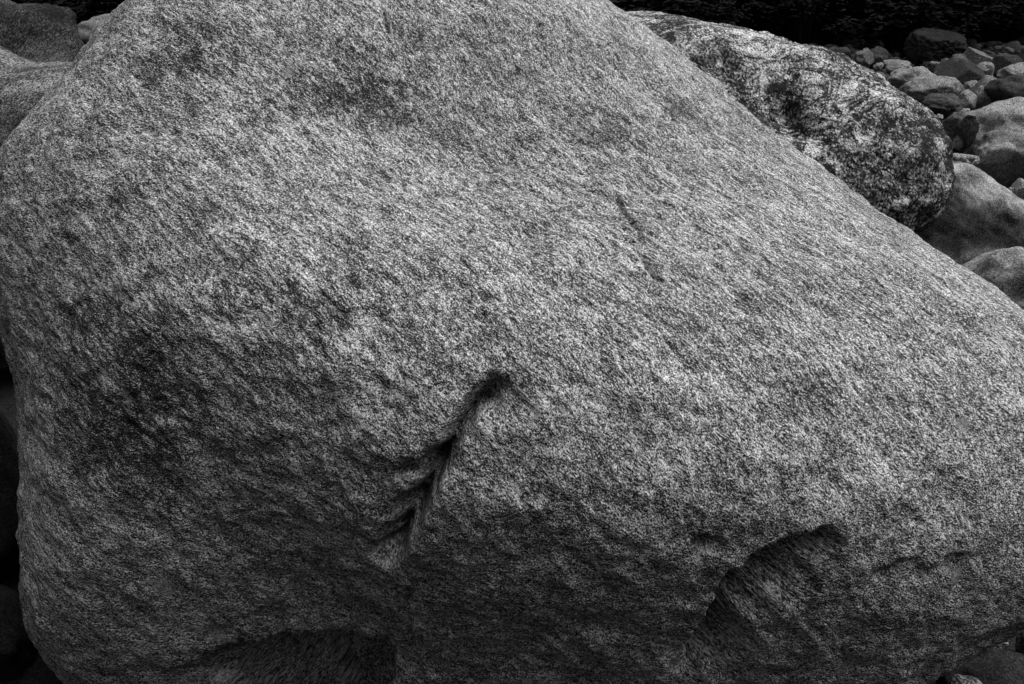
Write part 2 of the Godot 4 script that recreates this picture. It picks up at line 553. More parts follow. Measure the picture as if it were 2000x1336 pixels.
func build_other_boulders() -> void:
	var c := Carved.new()
	c.solve(Vector3(1.75, 0.15, -5.35), [Vector3(0.364, 0.941, -6.086), Vector3(0.718, 0.963, -6.017), Vector3(1.069, 0.962, -5.964), Vector3(1.416, 0.912, -5.891), Vector3(1.785, 0.833, -5.895), Vector3(2.121, 0.770, -5.790), Vector3(2.371, 0.689, -5.651), Vector3(2.550, 0.596, -5.517), Vector3(2.728, 0.495, -5.388), Vector3(2.859, 0.368, -5.297), Vector3(2.939, 0.192, -5.198), Vector3(2.962, 0.027, -5.113), Vector3(2.926, -0.123, -5.061), Vector3(2.829, -0.238, -5.042), Vector3(2.608, -0.378, -5.055), Vector3(2.195, -0.561, -5.189), Vector3(1.518, -0.689, -5.363), Vector3(0.375, -0.594, -5.340), Vector3(-0.189, -0.299, -5.595), Vector3(-0.264, 0.352, -5.966), Vector3(0.000, 0.756, -6.106), Vector3(1.322, 0.696, -5.317), Vector3(2.086, 0.489, -5.010), Vector3(1.713, 0.296, -4.713), Vector3(2.407, 0.244, -4.857), Vector3(0.944, 0.359, -4.811), Vector3(2.269, -0.048, -4.734), Vector3(0.674, 0.671, -5.419), Vector3(1.600, 0.200, -6.500), Vector3(0.900, 0.300, -6.400), Vector3(2.300, 0.000, -6.200), Vector3(1.700, -0.750, -5.500)], [[21, 0.0001], [7, 0.01], [4, 0.001]])
	c.grain = foliation(Vector3(1, -0.3, 0.2), Vector3(0.2, 0.8, 0.6), 0.3, 0.6)
	c.lump = noise(41, 2.6, 5, 0.55)
	c.lump_size = 0.045
	c.rough = noise(42, 14.0, 3, 0.6)
	c.rough_size = 0.010
	c.ragged = noise(48, 4.0, 3, 0.5)
	c.ragged_size = 0.06
	c.creases.append(Crease.new([Vector3(0.829, 0.866, -5.568), Vector3(1.101, 0.796, -5.441), Vector3(1.330, 0.766, -5.401), Vector3(1.575, 0.768, -5.451)], {"depth": 0.07, "wall": 0.045}))
	c.creases.append(Crease.new([Vector3(1.626, 0.634, -5.304), Vector3(1.877, 0.575, -5.219), Vector3(1.993, 0.486, -5.020), Vector3(2.034, 0.382, -4.886)], {"side": Vector3(-0.6, -0.8, 0.1), "depth": 0.10, "wall": 0.12, "flat": 0.15, "fade": 0.6}))
	c.creases.append(Crease.new([Vector3(2.264, 0.622, -5.227), Vector3(2.362, 0.459, -5.001), Vector3(2.439, 0.244, -4.857), Vector3(2.481, 0.032, -4.789)], {"depth": 0.06, "wall": 0.05}))
	c.build(460, 340, deg_to_rad(-60), deg_to_rad(190))
	var warp := noise(43, 1.1, 3, 0.5)
	var layer := noise(44, 4.0, 4, 0.7)
	var speck := noise(45, 42.0, 3, 0.8)
	var mottle := noise(46, 3.0, 4, 0.6)
	var crag := noise(47, 3.4, 3, 0.55)
	var veins := [[[Vector3(2.249, 0.685, -5.388), Vector3(2.151, 0.634, -5.241), Vector3(2.093, 0.568, -5.127), Vector3(2.052, 0.499, -5.030)], 0.06, 0.45], [[Vector3(1.846, 0.380, -4.842), Vector3(2.034, 0.387, -4.890), Vector3(2.234, 0.389, -4.915), Vector3(2.387, 0.369, -4.927)], 0.04, 0.32], [[Vector3(2.513, 0.196, -4.851), Vector3(2.628, 0.197, -4.894), Vector3(2.759, 0.216, -4.980)], 0.04, 0.3]]
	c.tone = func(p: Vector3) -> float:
		var w := Vector3(warp.get_noise_3dv(p), warp.get_noise_3dv(p + Vector3(9, 0, 0)), warp.get_noise_3dv(p + Vector3(0, 9, 0)))
		var q := p + w * 0.3
		var sheet := Vector3(q.x * 0.55, q.y * 1.5, q.z * 0.9 + q.x * 0.3)
		var flake := speck.get_noise_3dv(p * Vector3(1.0, 0.55, 1.0))
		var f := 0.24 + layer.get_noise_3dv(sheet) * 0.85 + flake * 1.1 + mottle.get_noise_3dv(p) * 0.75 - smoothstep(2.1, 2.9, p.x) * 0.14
		f -= 0.6 * (1.0 - smoothstep(0.0, 0.11, absf(crag.get_noise_3dv(sheet))))
		for vein in veins:
			var near := 9.0
			for k in vein[0].size() - 1:
				var a: Vector3 = vein[0][k]
				var ab: Vector3 = vein[0][k + 1] - a
				near = minf(near, p.distance_to(a + ab * clampf((p - a).dot(ab) / ab.length_squared(), 0.0, 1.0)))
			f += vein[2] * (1.0 - smoothstep(0.4, 1.1, near / vein[1] + flake * 0.6))
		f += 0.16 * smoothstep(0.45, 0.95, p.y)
		return 0.02 + 0.9 * smoothstep(-0.25, 1.15, f)
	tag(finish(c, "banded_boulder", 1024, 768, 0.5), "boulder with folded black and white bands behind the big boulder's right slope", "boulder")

	c = Carved.new()
	c.solve(Vector3(-2.75, 0.25, -4.1), [Vector3(-3.501, 0.961, -4.235), Vector3(-3.250, 1.138, -4.487), Vector3(-3.055, 1.128, -4.609), Vector3(-2.856, 1.023, -4.689), Vector3(-2.785, 0.964, -4.707), Vector3(-2.624, 0.951, -4.581), Vector3(-2.442, 0.980, -4.454), Vector3(-2.332, 0.984, -4.485), Vector3(-2.187, 0.879, -4.570), Vector3(-2.491, 0.889, -4.023), Vector3(-2.259, 0.839, -3.932), Vector3(-2.761, 0.797, -3.906), Vector3(-2.384, 0.477, -3.706), Vector3(-2.800, 0.200, -5.200), Vector3(-2.200, 0.300, -5.000), Vector3(-3.400, 0.200, -5.000), Vector3(-2.800, -0.600, -4.200), Vector3(-2.050, 0.400, -4.300), Vector3(-2.200, -0.200, -3.900), Vector3(-2.700, -0.400, -3.600), Vector3(-3.400, 0.000, -3.700)], [[9, 0.0001], [4, 0.01], [8, 0.001]])
	c.grain = foliation(Vector3(1, 0.5, 0.2), Vector3(0, 0.7, 0.7), 0.3, 0.6)
	c.lump = noise(51, 4.0, 4, 0.5)
	c.lump_size = 0.02
	c.rough = noise(52, 25.0, 3, 0.6)
	c.rough_size = 0.003
	c.build(240, 180, deg_to_rad(-60), deg_to_rad(200))
	var own_band := noise(53, 8.0, 4, 0.6)
	var own_speck := noise(54, 130.0, 2, 0.7)
	var own_grain := c.grain
	c.tone = func(p: Vector3) -> float:
		var f := 0.5 + own_band.get_noise_3dv(own_grain * p) * 0.7 + own_speck.get_noise_3dv(p) * 0.85
		return 0.03 + 0.36 * smoothstep(0.1, 1.0, f)
	tag(finish(c, "saddle_boulder", 640, 512, 0.25), "grey boulder with a dipping crest close behind the big boulder's left side", "boulder")

	c = Carved.new()
	c.solve(Vector3(-4.7, 0.05, -7.2), [Vector3(-5.711, 0.286, -7.545), Vector3(-5.567, 0.729, -7.887), Vector3(-5.133, 0.760, -7.885), Vector3(-4.584, 0.755, -7.728), Vector3(-4.314, 0.730, -7.722), Vector3(-4.087, 0.691, -7.800), Vector3(-4.016, 0.656, -7.826), Vector3(-3.998, 0.563, -7.830), Vector3(-4.013, 0.402, -7.846), Vector3(-4.893, 0.716, -7.452), Vector3(-4.181, 0.667, -7.421), Vector3(-4.319, 0.339, -7.311), Vector3(-4.949, 0.301, -7.287), Vector3(-3.987, 0.574, -7.422), Vector3(-4.700, 0.100, -8.100), Vector3(-5.300, 0.100, -8.000), Vector3(-4.100, 0.100, -8.000), Vector3(-4.600, -0.800, -7.300), Vector3(-3.850, 0.000, -7.300), Vector3(-3.900, -0.300, -7.000), Vector3(-4.600, -0.400, -6.600), Vector3(-5.500, -0.200, -6.800)], [[9, 0.0001], [5, 0.01], [8, 0.001]])
	c.grain = foliation(Vector3(1, 0, 0.2), Vector3(0, 1, 0.2), 0.3, 0.6)
	c.lump = noise(61, 2.6, 5, 0.55)
	c.lump_size = 0.06
	c.rough = noise(62, 14.0, 3, 0.6)
	c.rough_size = 0.012
	c.build(220, 180, deg_to_rad(-60), deg_to_rad(200))
	var dark_band := noise(63, 2.4, 4, 0.6)
	var dark_speck := noise(64, 60.0, 2, 0.7)
	var dark_grain := c.grain
	c.tone = func(p: Vector3) -> float:
		var f := 0.42 + dark_band.get_noise_3dv(dark_grain * p) * 0.9 + dark_speck.get_noise_3dv(p) * 0.8
		return 0.02 + 0.24 * smoothstep(0.1, 1.0, f)
	tag(finish(c, "flat_topped_boulder", 512, 400, 0.4), "dark flat-topped boulder with a pale rim at the upper left of the photo", "boulder")

	c = Carved.new()
	c.solve(Vector3(3.2, -0.55, -5.35), [Vector3(2.730, -0.467, -5.800), Vector3(2.881, -0.227, -5.932), Vector3(3.036, -0.038, -5.768), Vector3(3.071, 0.123, -5.302), Vector3(3.152, 0.104, -5.243), Vector3(3.303, 0.018, -5.146), Vector3(3.565, -0.169, -5.260), Vector3(3.718, -0.262, -5.095), Vector3(3.801, -0.426, -4.839), Vector3(3.697, -0.642, -4.529), Vector3(3.308, -0.905, -4.324), Vector3(2.936, -1.033, -4.515), Vector3(2.650, -0.919, -5.005), Vector3(2.863, -0.000, -5.000), Vector3(3.132, -0.057, -4.964), Vector3(3.334, -0.129, -4.919), Vector3(2.998, -0.379, -5.058), Vector3(3.320, -0.387, -4.994), Vector3(3.317, -0.736, -5.130), Vector3(3.300, -0.700, -6.200), Vector3(2.900, -0.900, -5.300)], [[13, 0.0001], [6, 0.01], [2, 0.001]])
	c.grain = foliation(Vector3(1, -0.5, 0.3), Vector3(0.4, 0.8, 0.4), 0.25, 0.6)
	c.lump = noise(71, 3.2, 4, 0.5)
	c.lump_size = 0.022
	c.rough = noise(72, 18.0, 3, 0.6)
	c.rough_size = 0.006
	c.build(240, 180, deg_to_rad(-60), deg_to_rad(200))
	var pale_band := noise(73, 9.0, 4, 0.6)
	var pale_patch := noise(75, 2.6, 4, 0.55)
	var pale_speck := noise(74, 90.0, 2, 0.7)
	var pale_grain := c.grain
	c.tone = func(p: Vector3) -> float:
		var f := 0.55 + pale_band.get_noise_3dv(pale_grain * p) * 0.4 + pale_speck.get_noise_3dv(p) * 0.35 + pale_patch.get_noise_3dv(p) * 0.55
		return 0.08 + 0.75 * smoothstep(0.1, 1.0, f)
	tag(finish(c, "sloping_boulder", 640, 512, 0.2, 0.9), "smooth boulder with a pale sloping crest right of the banded boulder", "boulder")


# ---------------------------------------------------------------- the river stones

func stone_mesh(s: Dictionary) -> ArrayMesh:
	var rng := RandomNumberGenerator.new()
	rng.seed = 1000 + s.seed
	var n: int = s.get("detail", 26)
	var cuts := []
	cuts.append_array(s.get("cuts", []))
	for k in (0 if s.has("cuts") else s.facets):
		var d := Vector3(rng.randfn(), rng.randfn() * 0.8, rng.randfn()).normalized()
		cuts.append([d, rng.randf_range(0.62, 0.9)])
	var lump := noise(200 + s.seed, 0.9, 3, 0.45)
	var dent := noise(300 + s.seed, 4.0, 3, 0.5)
	var layers := noise(400 + s.seed, 3.2, 3, 0.6)
	var blotch := noise(500 + s.seed, 1.7, 4, 0.6)
	var tilt := Basis(Vector3(0, 0, 1), s.get("roll", rng.randf_range(-0.25, 0.25))) * Basis(Vector3(0, 1, 0), 0.0 if s.has("cuts") else rng.randf_range(0, TAU))
	var pos := PackedVector3Array()
	var index := PackedInt32Array()
	var at := {}
	var faces := [Basis(Vector3(1, 0, 0), Vector3(0, 1, 0), Vector3(0, 0, 1)), Basis(Vector3(-1, 0, 0), Vector3(0, 1, 0), Vector3(0, 0, -1)), Basis(Vector3(0, 0, -1), Vector3(0, 1, 0), Vector3(1, 0, 0)), Basis(Vector3(0, 0, 1), Vector3(0, 1, 0), Vector3(-1, 0, 0)), Basis(Vector3(1, 0, 0), Vector3(0, 0, -1), Vector3(0, 1, 0)), Basis(Vector3(1, 0, 0), Vector3(0, 0, 1), Vector3(0, -1, 0))]
	for f: Basis in faces:
		var ids := []
		for j in n + 1:
			for i in n + 1:
				var c := f * Vector3(2.0 * i / n - 1, 2.0 * j / n - 1, 1)
				var key := Vector3i((c * 1000).round())
				if not at.has(key):
					at[key] = pos.size()
					var d := Vector3(tan(c.x * PI / 4), tan(c.y * PI / 4), tan(c.z * PI / 4)).normalized()
					var r := 1.0 + lump.get_noise_3dv(d) * 0.22
					for cut in cuts:
						var along: float = d.dot(cut[0].normalized())
						if along > 0.2:
							var far: float = cut[1] / along
							# a soft minimum keeps worn, rounded edges
							var h := clampf(0.5 + 0.5 * (far - r) / 0.12, 0.0, 1.0)
							r = lerpf(far, r, h) - 0.12 * h * (1.0 - h)
					r += dent.get_noise_3dv(d) * float(s.get("dent", 0.014))
					pos.append(tilt * (d * r))
				ids.append(at[key])
		for j in n:
			for i in n:
				var a: int = ids[j * (n + 1) + i]
				var b: int = ids[j * (n + 1) + i + 1]
				var e: int = ids[(j + 1) * (n + 1) + i]
				var g: int = ids[(j + 1) * (n + 1) + i + 1]
				index.append_array([a, e, b, b, e, g])
	var box := AABB(pos[0], Vector3.ZERO)
	for p in pos:
		box = box.expand(p)
	var middle := box.get_center()
	var size: Vector3 = s.r * 2.0 / box.size
	var tint := PackedColorArray()
	var bed: Vector3 = s.get("bed", Vector3(0.2, 1, 0.3))
	bed = bed.normalized()
	for k in pos.size():
		var d := (pos[k] - middle) * 2.0 / box.size
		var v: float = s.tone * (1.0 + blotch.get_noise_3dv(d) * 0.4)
		v *= 1.0 + float(s.get("band", 0.0)) * layers.get_noise_3dv(Vector3(d.x * 0.15, d.dot(bed) * 2.2, d.z * 0.15))
		if s.has("patch"):
			var toward: Vector3 = s.patch
			v = lerpf(v, s.patch_tone, smoothstep(s.patch_size - 0.05, s.patch_size + 0.05, d.normalized().dot(toward.normalized()) + blotch.get_noise_3dv(d * 2.0) * 0.06))
		if s.has("rim"):
			v = lerpf(v, s.rim, smoothstep(0.72, 0.95, d.y + blotch.get_noise_3dv(d * 2.0) * 0.2))
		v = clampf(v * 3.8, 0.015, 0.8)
		tint.append(Color(v, v, v))
		pos[k] = (pos[k] - middle) * size
	return smooth_mesh(pos, tint, index)


func build_stones() -> void:
	for s in [
		{"n": "ledge_rock", "at": Vector3(5.436, -0.322, -10.793), "r": Vector3(0.409, 0.242, 0.327), "seed": 11, "facets": 9, "tone": 0.020, "band": 0.7, "dent": 0.07, "bed": Vector3(0.1, 1, 0.3), "roll": 0.0, "cuts": [[Vector3(0.1, 1, 0.1), 0.42], [Vector3(0.1, 0.05, 1), 0.5], [Vector3(0.9, 0.25, 0.3), 0.75], [Vector3(-0.9, 0.2, 0.4), 0.7], [Vector3(0.55, 0.5, 0.65), 0.7]], "label": "broad dark ledge of rock at the edge of the forest"},
		{"n": "flat_slab", "at": Vector3(5.667, -0.236, -11.287), "r": Vector3(0.248, 0.092, 0.223), "seed": 12, "facets": 7, "tone": 0.030, "band": 0.4, "dent": 0.05, "label": "thin dark slab lying on top of the forest edge ledge"},
		{"n": "stone", "at": Vector3(5.750, -0.315, -10.267), "r": Vector3(0.164, 0.135, 0.131), "seed": 13, "facets": 6, "tone": 0.170, "roll": 0.0, "band": 0.3, "cuts": [[Vector3(0.35, 0.93, 0.1), 0.3], [Vector3(-1, 0.25, 0.1), 0.5], [Vector3(0.1, 0.1, 1), 0.6]], "label": "grey wedge stone with a sharp tip just right of the dark ledge"},
		{"n": "stone", "at": Vector3(4.982, -0.220, -9.174), "r": Vector3(0.277, 0.172, 0.222), "seed": 14, "facets": 5, "tone": 0.028, "band": 0.2, "rim": 0.11, "roll": 0.0, "cuts": [[Vector3(-0.62, 0.74, 0.25), 0.42], [Vector3(0.55, 0.78, 0.3), 0.5], [Vector3(0.1, 0.2, 1), 0.6]], "label": "dark triangular stone with a pale rounded ridge"},
		{"n": "stone", "at": Vector3(4.618, -0.317, -9.920), "r": Vector3(0.177, 0.082, 0.159), "seed": 15, "facets": 3, "tone": 0.360, "label": "pale flat oval stone just behind the banded boulder's shoulder"},
		{"n": "stone", "at": Vector3(4.362, -0.245, -8.924), "r": Vector3(0.282, 0.180, 0.226), "seed": 16, "facets": 4, "tone": 0.300, "band": 0.5, "bed": Vector3(0.35, 1, 0.2), "label": "grey hump of layered stone with pale top below the flat oval stone"},
		{"n": "stone", "at": Vector3(4.291, -0.180, -8.368), "r": Vector3(0.289, 0.146, 0.202), "seed": 17, "facets": 5, "tone": 0.200, "band": 0.9, "bed": Vector3(0.4, 1, 0.1), "roll": -0.3, "label": "long striped stone sloping down to a blunt dark end"},
		{"n": "stone", "at": Vector3(4.139, -0.188, -7.759), "r": Vector3(0.196, 0.117, 0.157), "seed": 18, "facets": 5, "tone": 0.045, "band": 0.3, "label": "dark low stone tucked under the long striped stone"},
		{"n": "stone", "at": Vector3(4.463, -0.192, -7.974), "r": Vector3(0.115, 0.113, 0.092), "seed": 19, "facets": 8, "tone": 0.380, "band": 0.2, "label": "pale angular stone between the striped stone and the dark cobbles"},
		{"n": "stone", "at": Vector3(4.136, -0.118, -7.358), "r": Vector3(0.054, 0.030, 0.048), "seed": 20, "facets": 5, "tone": 0.360, "label": "small pale flat chip on the left shoulder of the wide pale boulder"},
		{"n": "stone", "at": Vector3(3.719, -0.052, -6.981), "r": Vector3(0.031, 0.024, 0.028), "seed": 21, "facets": 4, "tone": 0.380, "label": "tiny white pebble against the right edge of the banded boulder"},
		{"n": "boulder", "at": Vector3(4.350, -0.227, -6.972), "r": Vector3(0.454, 0.311, 0.363), "seed": 22, "facets": 4, "tone": 0.340, "band": 0.35, "bed": Vector3(-0.2, 1, 0.3), "label": "wide pale smooth boulder at the right edge above the two-toned boulder"},
		{"n": "boulder", "at": Vector3(4.041, -0.196, -6.316), "r": Vector3(0.344, 0.227, 0.275), "seed": 23, "facets": 5, "tone": 0.110, "patch": Vector3(-0.8, 0.5, 0.35), "patch_size": 0.87, "patch_tone": 0.42, "band": 0.25, "label": "two-toned boulder, dark grey with a pale wedge on its upper left"},
		{"n": "stone", "at": Vector3(3.907, -0.252, -7.057), "r": Vector3(0.136, 0.214, 0.109), "seed": 24, "facets": 4, "tone": 0.060, "band": 0.2, "roll": 0.1, "label": "dark grey upright stone beside the right end of the banded boulder"},
		{"n": "stone", "at": Vector3(3.672, -0.021, -6.419), "r": Vector3(0.095, 0.151, 0.057), "seed": 25, "facets": 0, "tone": 0.030, "rim": 0.0, "patch": Vector3(-0.72, -0.6, 0.4), "patch_size": 0.86, "patch_tone": 0.22, "label": "dark egg shaped stone with a pale crescent along its lower left"},
		{"n": "stone", "at": Vector3(3.571, -0.157, -6.169), "r": Vector3(0.109, 0.061, 0.098), "seed": 26, "facets": 4, "tone": 0.260, "label": "pale low stone behind the crest of the sloping smooth boulder"},
		{"n": "pebble", "at": Vector3(3.511, -0.082, -5.957), "r": Vector3(0.021, 0.020, 0.021), "seed": 27, "facets": 2, "tone": 0.060, "label": "tiny dark round pebble at the lower left of the two-toned boulder"},
		{"n": "stone", "at": Vector3(3.811, -0.239, -5.701), "r": Vector3(0.093, 0.103, 0.084), "seed": 28, "facets": 4, "tone": 0.260, "label": "pale rounded stone cut by the right frame edge, below the two-toned boulder"},
		{"n": "pebble", "at": Vector3(3.717, -0.232, -5.688), "r": Vector3(0.027, 0.034, 0.027), "seed": 29, "facets": 5, "tone": 0.300, "label": "small pale pebble just left of the rounded stone at the right edge"},
		{"n": "pebble", "at": Vector3(3.689, -0.259, -5.555), "r": Vector3(0.030, 0.026, 0.030), "seed": 30, "facets": 5, "tone": 0.240, "label": "small grey pebble lowest beside the rounded stone at the right edge"},
		{"n": "boulder", "at": Vector3(3.009, -0.379, -4.143), "r": Vector3(0.366, 0.406, 0.293), "seed": 31, "facets": 3, "tone": 0.340, "band": 0.25, "bed": Vector3(0.5, 1, 0.2), "label": "pale boulder at the right edge, lowest above the big boulder's slope"},
		{"n": "stone", "at": Vector3(4.892, -0.101, -7.956), "r": Vector3(0.263, 0.176, 0.236), "seed": 32, "facets": 6, "tone": 0.035, "band": 0.25, "label": "dark blocky stone at the right edge above the wide pale boulder"},
		{"n": "stone", "at": Vector3(4.756, -0.170, -8.123), "r": Vector3(0.216, 0.193, 0.151), "seed": 33, "facets": 6, "tone": 0.160, "roll": 0.5, "band": 0.3, "label": "grey sloping stone leaning against the dark blocky stone"},
		{"n": "stone", "at": Vector3(5.523, -0.170, -8.964), "r": Vector3(0.227, 0.113, 0.204), "seed": 34, "facets": 6, "tone": 0.280, "band": 1.1, "bed": Vector3(0.5, 1, 0), "label": "pale streaked stone at the right edge above the dark blocky stone"},
		{"n": "stone", "at": Vector3(5.756, -0.255, -9.611), "r": Vector3(0.225, 0.151, 0.180), "seed": 35, "facets": 7, "tone": 0.050, "band": 0.4, "label": "dark rugged stone at the right edge behind the pale streaked stone"},
		{"n": "stone", "at": Vector3(5.340, -0.255, -9.350), "r": Vector3(0.119, 0.124, 0.095), "seed": 36, "facets": 7, "tone": 0.360, "band": 0.2, "roll": 0.3, "label": "pale upright stone right of the dark triangular stone"},
		{"n": "stone", "at": Vector3(4.804, -0.197, -8.555), "r": Vector3(0.085, 0.064, 0.077), "seed": 37, "facets": 5, "tone": 0.220, "label": "small grey block at the foot of the dark triangular stone"},
		{"n": "stone", "at": Vector3(4.763, -0.220, -8.310), "r": Vector3(0.104, 0.089, 0.094), "seed": 38, "facets": 5, "tone": 0.060, "label": "dark low stone right below the small grey block"},
		{"n": "stone", "at": Vector3(4.677, -0.235, -8.598), "r": Vector3(0.113, 0.067, 0.101), "seed": 39, "facets": 5, "tone": 0.120, "label": "dark grey low stone left of the small grey block"},
		{"n": "stone", "at": Vector3(4.118, -0.198, -9.741), "r": Vector3(0.111, 0.128, 0.099), "seed": 40, "facets": 4, "tone": 0.140, "label": "rounded grey stone just above the crest of the banded boulder"},
		{"n": "stone", "at": Vector3(4.489, -0.296, -10.279), "r": Vector3(0.148, 0.132, 0.133), "seed": 41, "facets": 5, "tone": 0.050, "label": "dark rounded stone behind the rounded grey stone by the banded boulder"},
		{"n": "pebble", "at": Vector3(4.186, -0.215, -9.480), "r": Vector3(0.058, 0.050, 0.053), "seed": 42, "facets": 4, "tone": 0.220, "label": "small pale pebble between the rounded grey stone and the flat oval stone"},
		{"n": "stone", "at": Vector3(5.020, -0.325, -9.895), "r": Vector3(0.104, 0.085, 0.093), "seed": 43, "facets": 6, "tone": 0.050, "rim": 0.2, "roll": -0.4, "label": "small dark pointed stone left of the dark triangular stone"},
		{"n": "pebble", "at": Vector3(5.299, -0.334, -10.123), "r": Vector3(0.093, 0.072, 0.084), "seed": 44, "facets": 5, "tone": 0.100, "label": "small dark stone at the foot of the dark ledge"},
		{"n": "pebble", "at": Vector3(4.764, -0.235, -9.230), "r": Vector3(0.051, 0.037, 0.046), "seed": 45, "facets": 5, "tone": 0.300, "label": "tiny pale pebble touching the left tip of the dark triangular stone"},
		{"n": "pebble", "at": Vector3(5.573, -0.330, -10.362), "r": Vector3(0.095, 0.070, 0.086), "seed": 46, "facets": 5, "tone": 0.120, "label": "small grey stone between the ledge and the wedge stone"},
		{"n": "stone", "at": Vector3(-3.719, 0.373, -8.038), "r": Vector3(0.386, 0.232, 0.309), "seed": 47, "facets": 5, "tone": 0.160, "band": 0.4, "label": "grey rounded rock right of the dark flat-topped boulder"},
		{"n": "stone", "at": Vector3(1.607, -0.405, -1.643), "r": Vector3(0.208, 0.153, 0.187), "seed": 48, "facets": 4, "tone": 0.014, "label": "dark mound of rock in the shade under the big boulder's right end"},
		{"n": "stone", "at": Vector3(1.335, -0.134, -1.466), "r": Vector3(0.060, 0.056, 0.054), "seed": 49, "facets": 3, "tone": 0.200, "label": "pale rounded stone low in the bottom right corner"},
		{"n": "stone", "at": Vector3(1.647, -0.314, -1.769), "r": Vector3(0.026, 0.038, 0.023), "seed": 50, "facets": 8, "tone": 0.220, "band": 0.4, "label": "small rough pale stone in the shade at the bottom right"},
		{"n": "stone", "at": Vector3(1.764, -0.307, -1.762), "r": Vector3(0.072, 0.103, 0.065), "seed": 51, "facets": 6, "tone": 0.120, "label": "grey stone cut by the right frame edge below the big boulder"},
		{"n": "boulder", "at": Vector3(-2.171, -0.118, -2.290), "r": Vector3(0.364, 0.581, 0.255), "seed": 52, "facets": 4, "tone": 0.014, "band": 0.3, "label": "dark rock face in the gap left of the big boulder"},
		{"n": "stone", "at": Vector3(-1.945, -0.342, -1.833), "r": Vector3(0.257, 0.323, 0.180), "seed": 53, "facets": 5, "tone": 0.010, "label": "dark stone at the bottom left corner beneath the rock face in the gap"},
	]:
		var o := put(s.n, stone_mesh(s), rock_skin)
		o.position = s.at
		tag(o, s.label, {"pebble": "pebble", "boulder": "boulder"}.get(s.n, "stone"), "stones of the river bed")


# ---------------------------------------------------------------- ground, gravel, forest

var ground_lump: FastNoiseLite


func ground_height(x: float, z: float) -> float:
	var y := -0.52 + ground_lump.get_noise_2d(x, z) * 0.12
	y += 0.10 * clampf(-z - 6.0, 0.0, 5.5) * 0.15
	var back := maxf(0.0, -z - 11.6)
	y += 0.42 * back - 0.22 * minf(back, 1.5)
	var front := maxf(0.0, z - 5.0)
	y += 1.3 * front  # unseen hillside behind the camera, added steep to keep skylight off the boulder's face
	var ends := maxf(0.0, absf(x) - 26.0)
	y += 0.5 * ends
	return minf(y, 24.0 + ground_lump.get_noise_2d(x * 0.2, z * 0.2) * 8.0)


func build_ground() -> void:
	ground_lump = noise(81, 0.35, 4, 0.5)
	var patch := noise(82, 1.3, 4, 0.6)
	var n := 260
	var pos := PackedVector3Array()
	var tint := PackedColorArray()
	var index := PackedInt32Array()
	for j in n + 1:
		for i in n + 1:
			var a := 2.0 * i / n - 1.0
			var b := 2.0 * j / n - 1.0
			# fine near the boulders, coarse towards the unseen hills
			var x := 2.0 + 10.0 * a + 110.0 * pow(a, 5.0)
			var z := -5.0 + 10.0 * b + 110.0 * pow(b, 5.0)
			pos.append(Vector3(x, ground_height(x, z), z))
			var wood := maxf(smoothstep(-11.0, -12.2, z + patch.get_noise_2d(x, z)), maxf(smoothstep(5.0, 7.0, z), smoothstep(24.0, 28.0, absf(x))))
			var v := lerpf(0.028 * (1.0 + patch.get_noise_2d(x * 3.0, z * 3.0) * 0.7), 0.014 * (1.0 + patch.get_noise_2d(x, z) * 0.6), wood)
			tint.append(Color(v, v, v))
	for j in n:
		for i in n:
			var p := j * (n + 1) + i
			index.append_array([p, p + 1, p + n + 1, p + 1, p + n + 2, p + n + 1])
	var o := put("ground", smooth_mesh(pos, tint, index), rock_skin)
	o.set_meta("kind", "structure")


func build_gravel() -> void:
	var rng := RandomNumberGenerator.new()
	rng.seed = 91
	var mm := MultiMesh.new()
	mm.transform_format = MultiMesh.TRANSFORM_3D
	mm.use_colors = true
	mm.mesh = stone_mesh({"seed": 92, "facets": 6, "tone": 0.6, "r": Vector3(1, 0.7, 0.85), "detail": 6})
	mm.instance_count = 9000
	for k in mm.instance_count:
		var x := rng.randf_range(-7.0, 11.0)
		var z := -3.6 - 8.0 * pow(rng.randf(), 0.75)
		if k % 5 == 0:
			x = rng.randf_range(2.3, 9.0)
			z = rng.randf_range(-5.0, 1.5)
		var s := 0.012 + 0.085 * pow(rng.randf(), 5.0) + 0.0035 * absf(z)
		var t := Basis(Vector3.UP, rng.randf() * TAU) * Basis(Vector3.RIGHT, rng.randf_range(-0.5, 0.5))
		mm.set_instance_transform(k, Transform3D(t.scaled(Vector3.ONE * s), Vector3(x, ground_height(x, z) + s * 0.25, z)))
		var v := 0.09 + 0.6 * pow(rng.randf(), 1.5)
		mm.set_instance_color(k, Color(v, v, v))
	var o := MultiMeshInstance3D.new()
	o.name = "gravel"
	o.multimesh = mm
	o.material_override = rock_skin
	add_child(o)
	tag(o, "grey gravel between the stones of the river bed", "gravel", "", "stuff")


func leaf_skin(v: float) -> StandardMaterial3D:
	var m := StandardMaterial3D.new()
	m.albedo_color = Color(v, v, v).linear_to_srgb()
	m.roughness = 0.8
	m.metallic_specular = 0.2
	m.cull_mode = BaseMaterial3D.CULL_DISABLED
	return m


func leaf(st: SurfaceTool, at: Vector3, along: Vector3, across: Vector3) -> void:
	# a pointed leaf of four corners, folded a little along its middle
	var fold := along.cross(across).normalized() * across.length() * 0.25
	var tip := at + along
	var a := at + along * 0.45 + across + fold
	var b := at + along * 0.45 - across + fold
	for p in [at, a, tip, at, tip, b]:
		st.add_vertex(p)


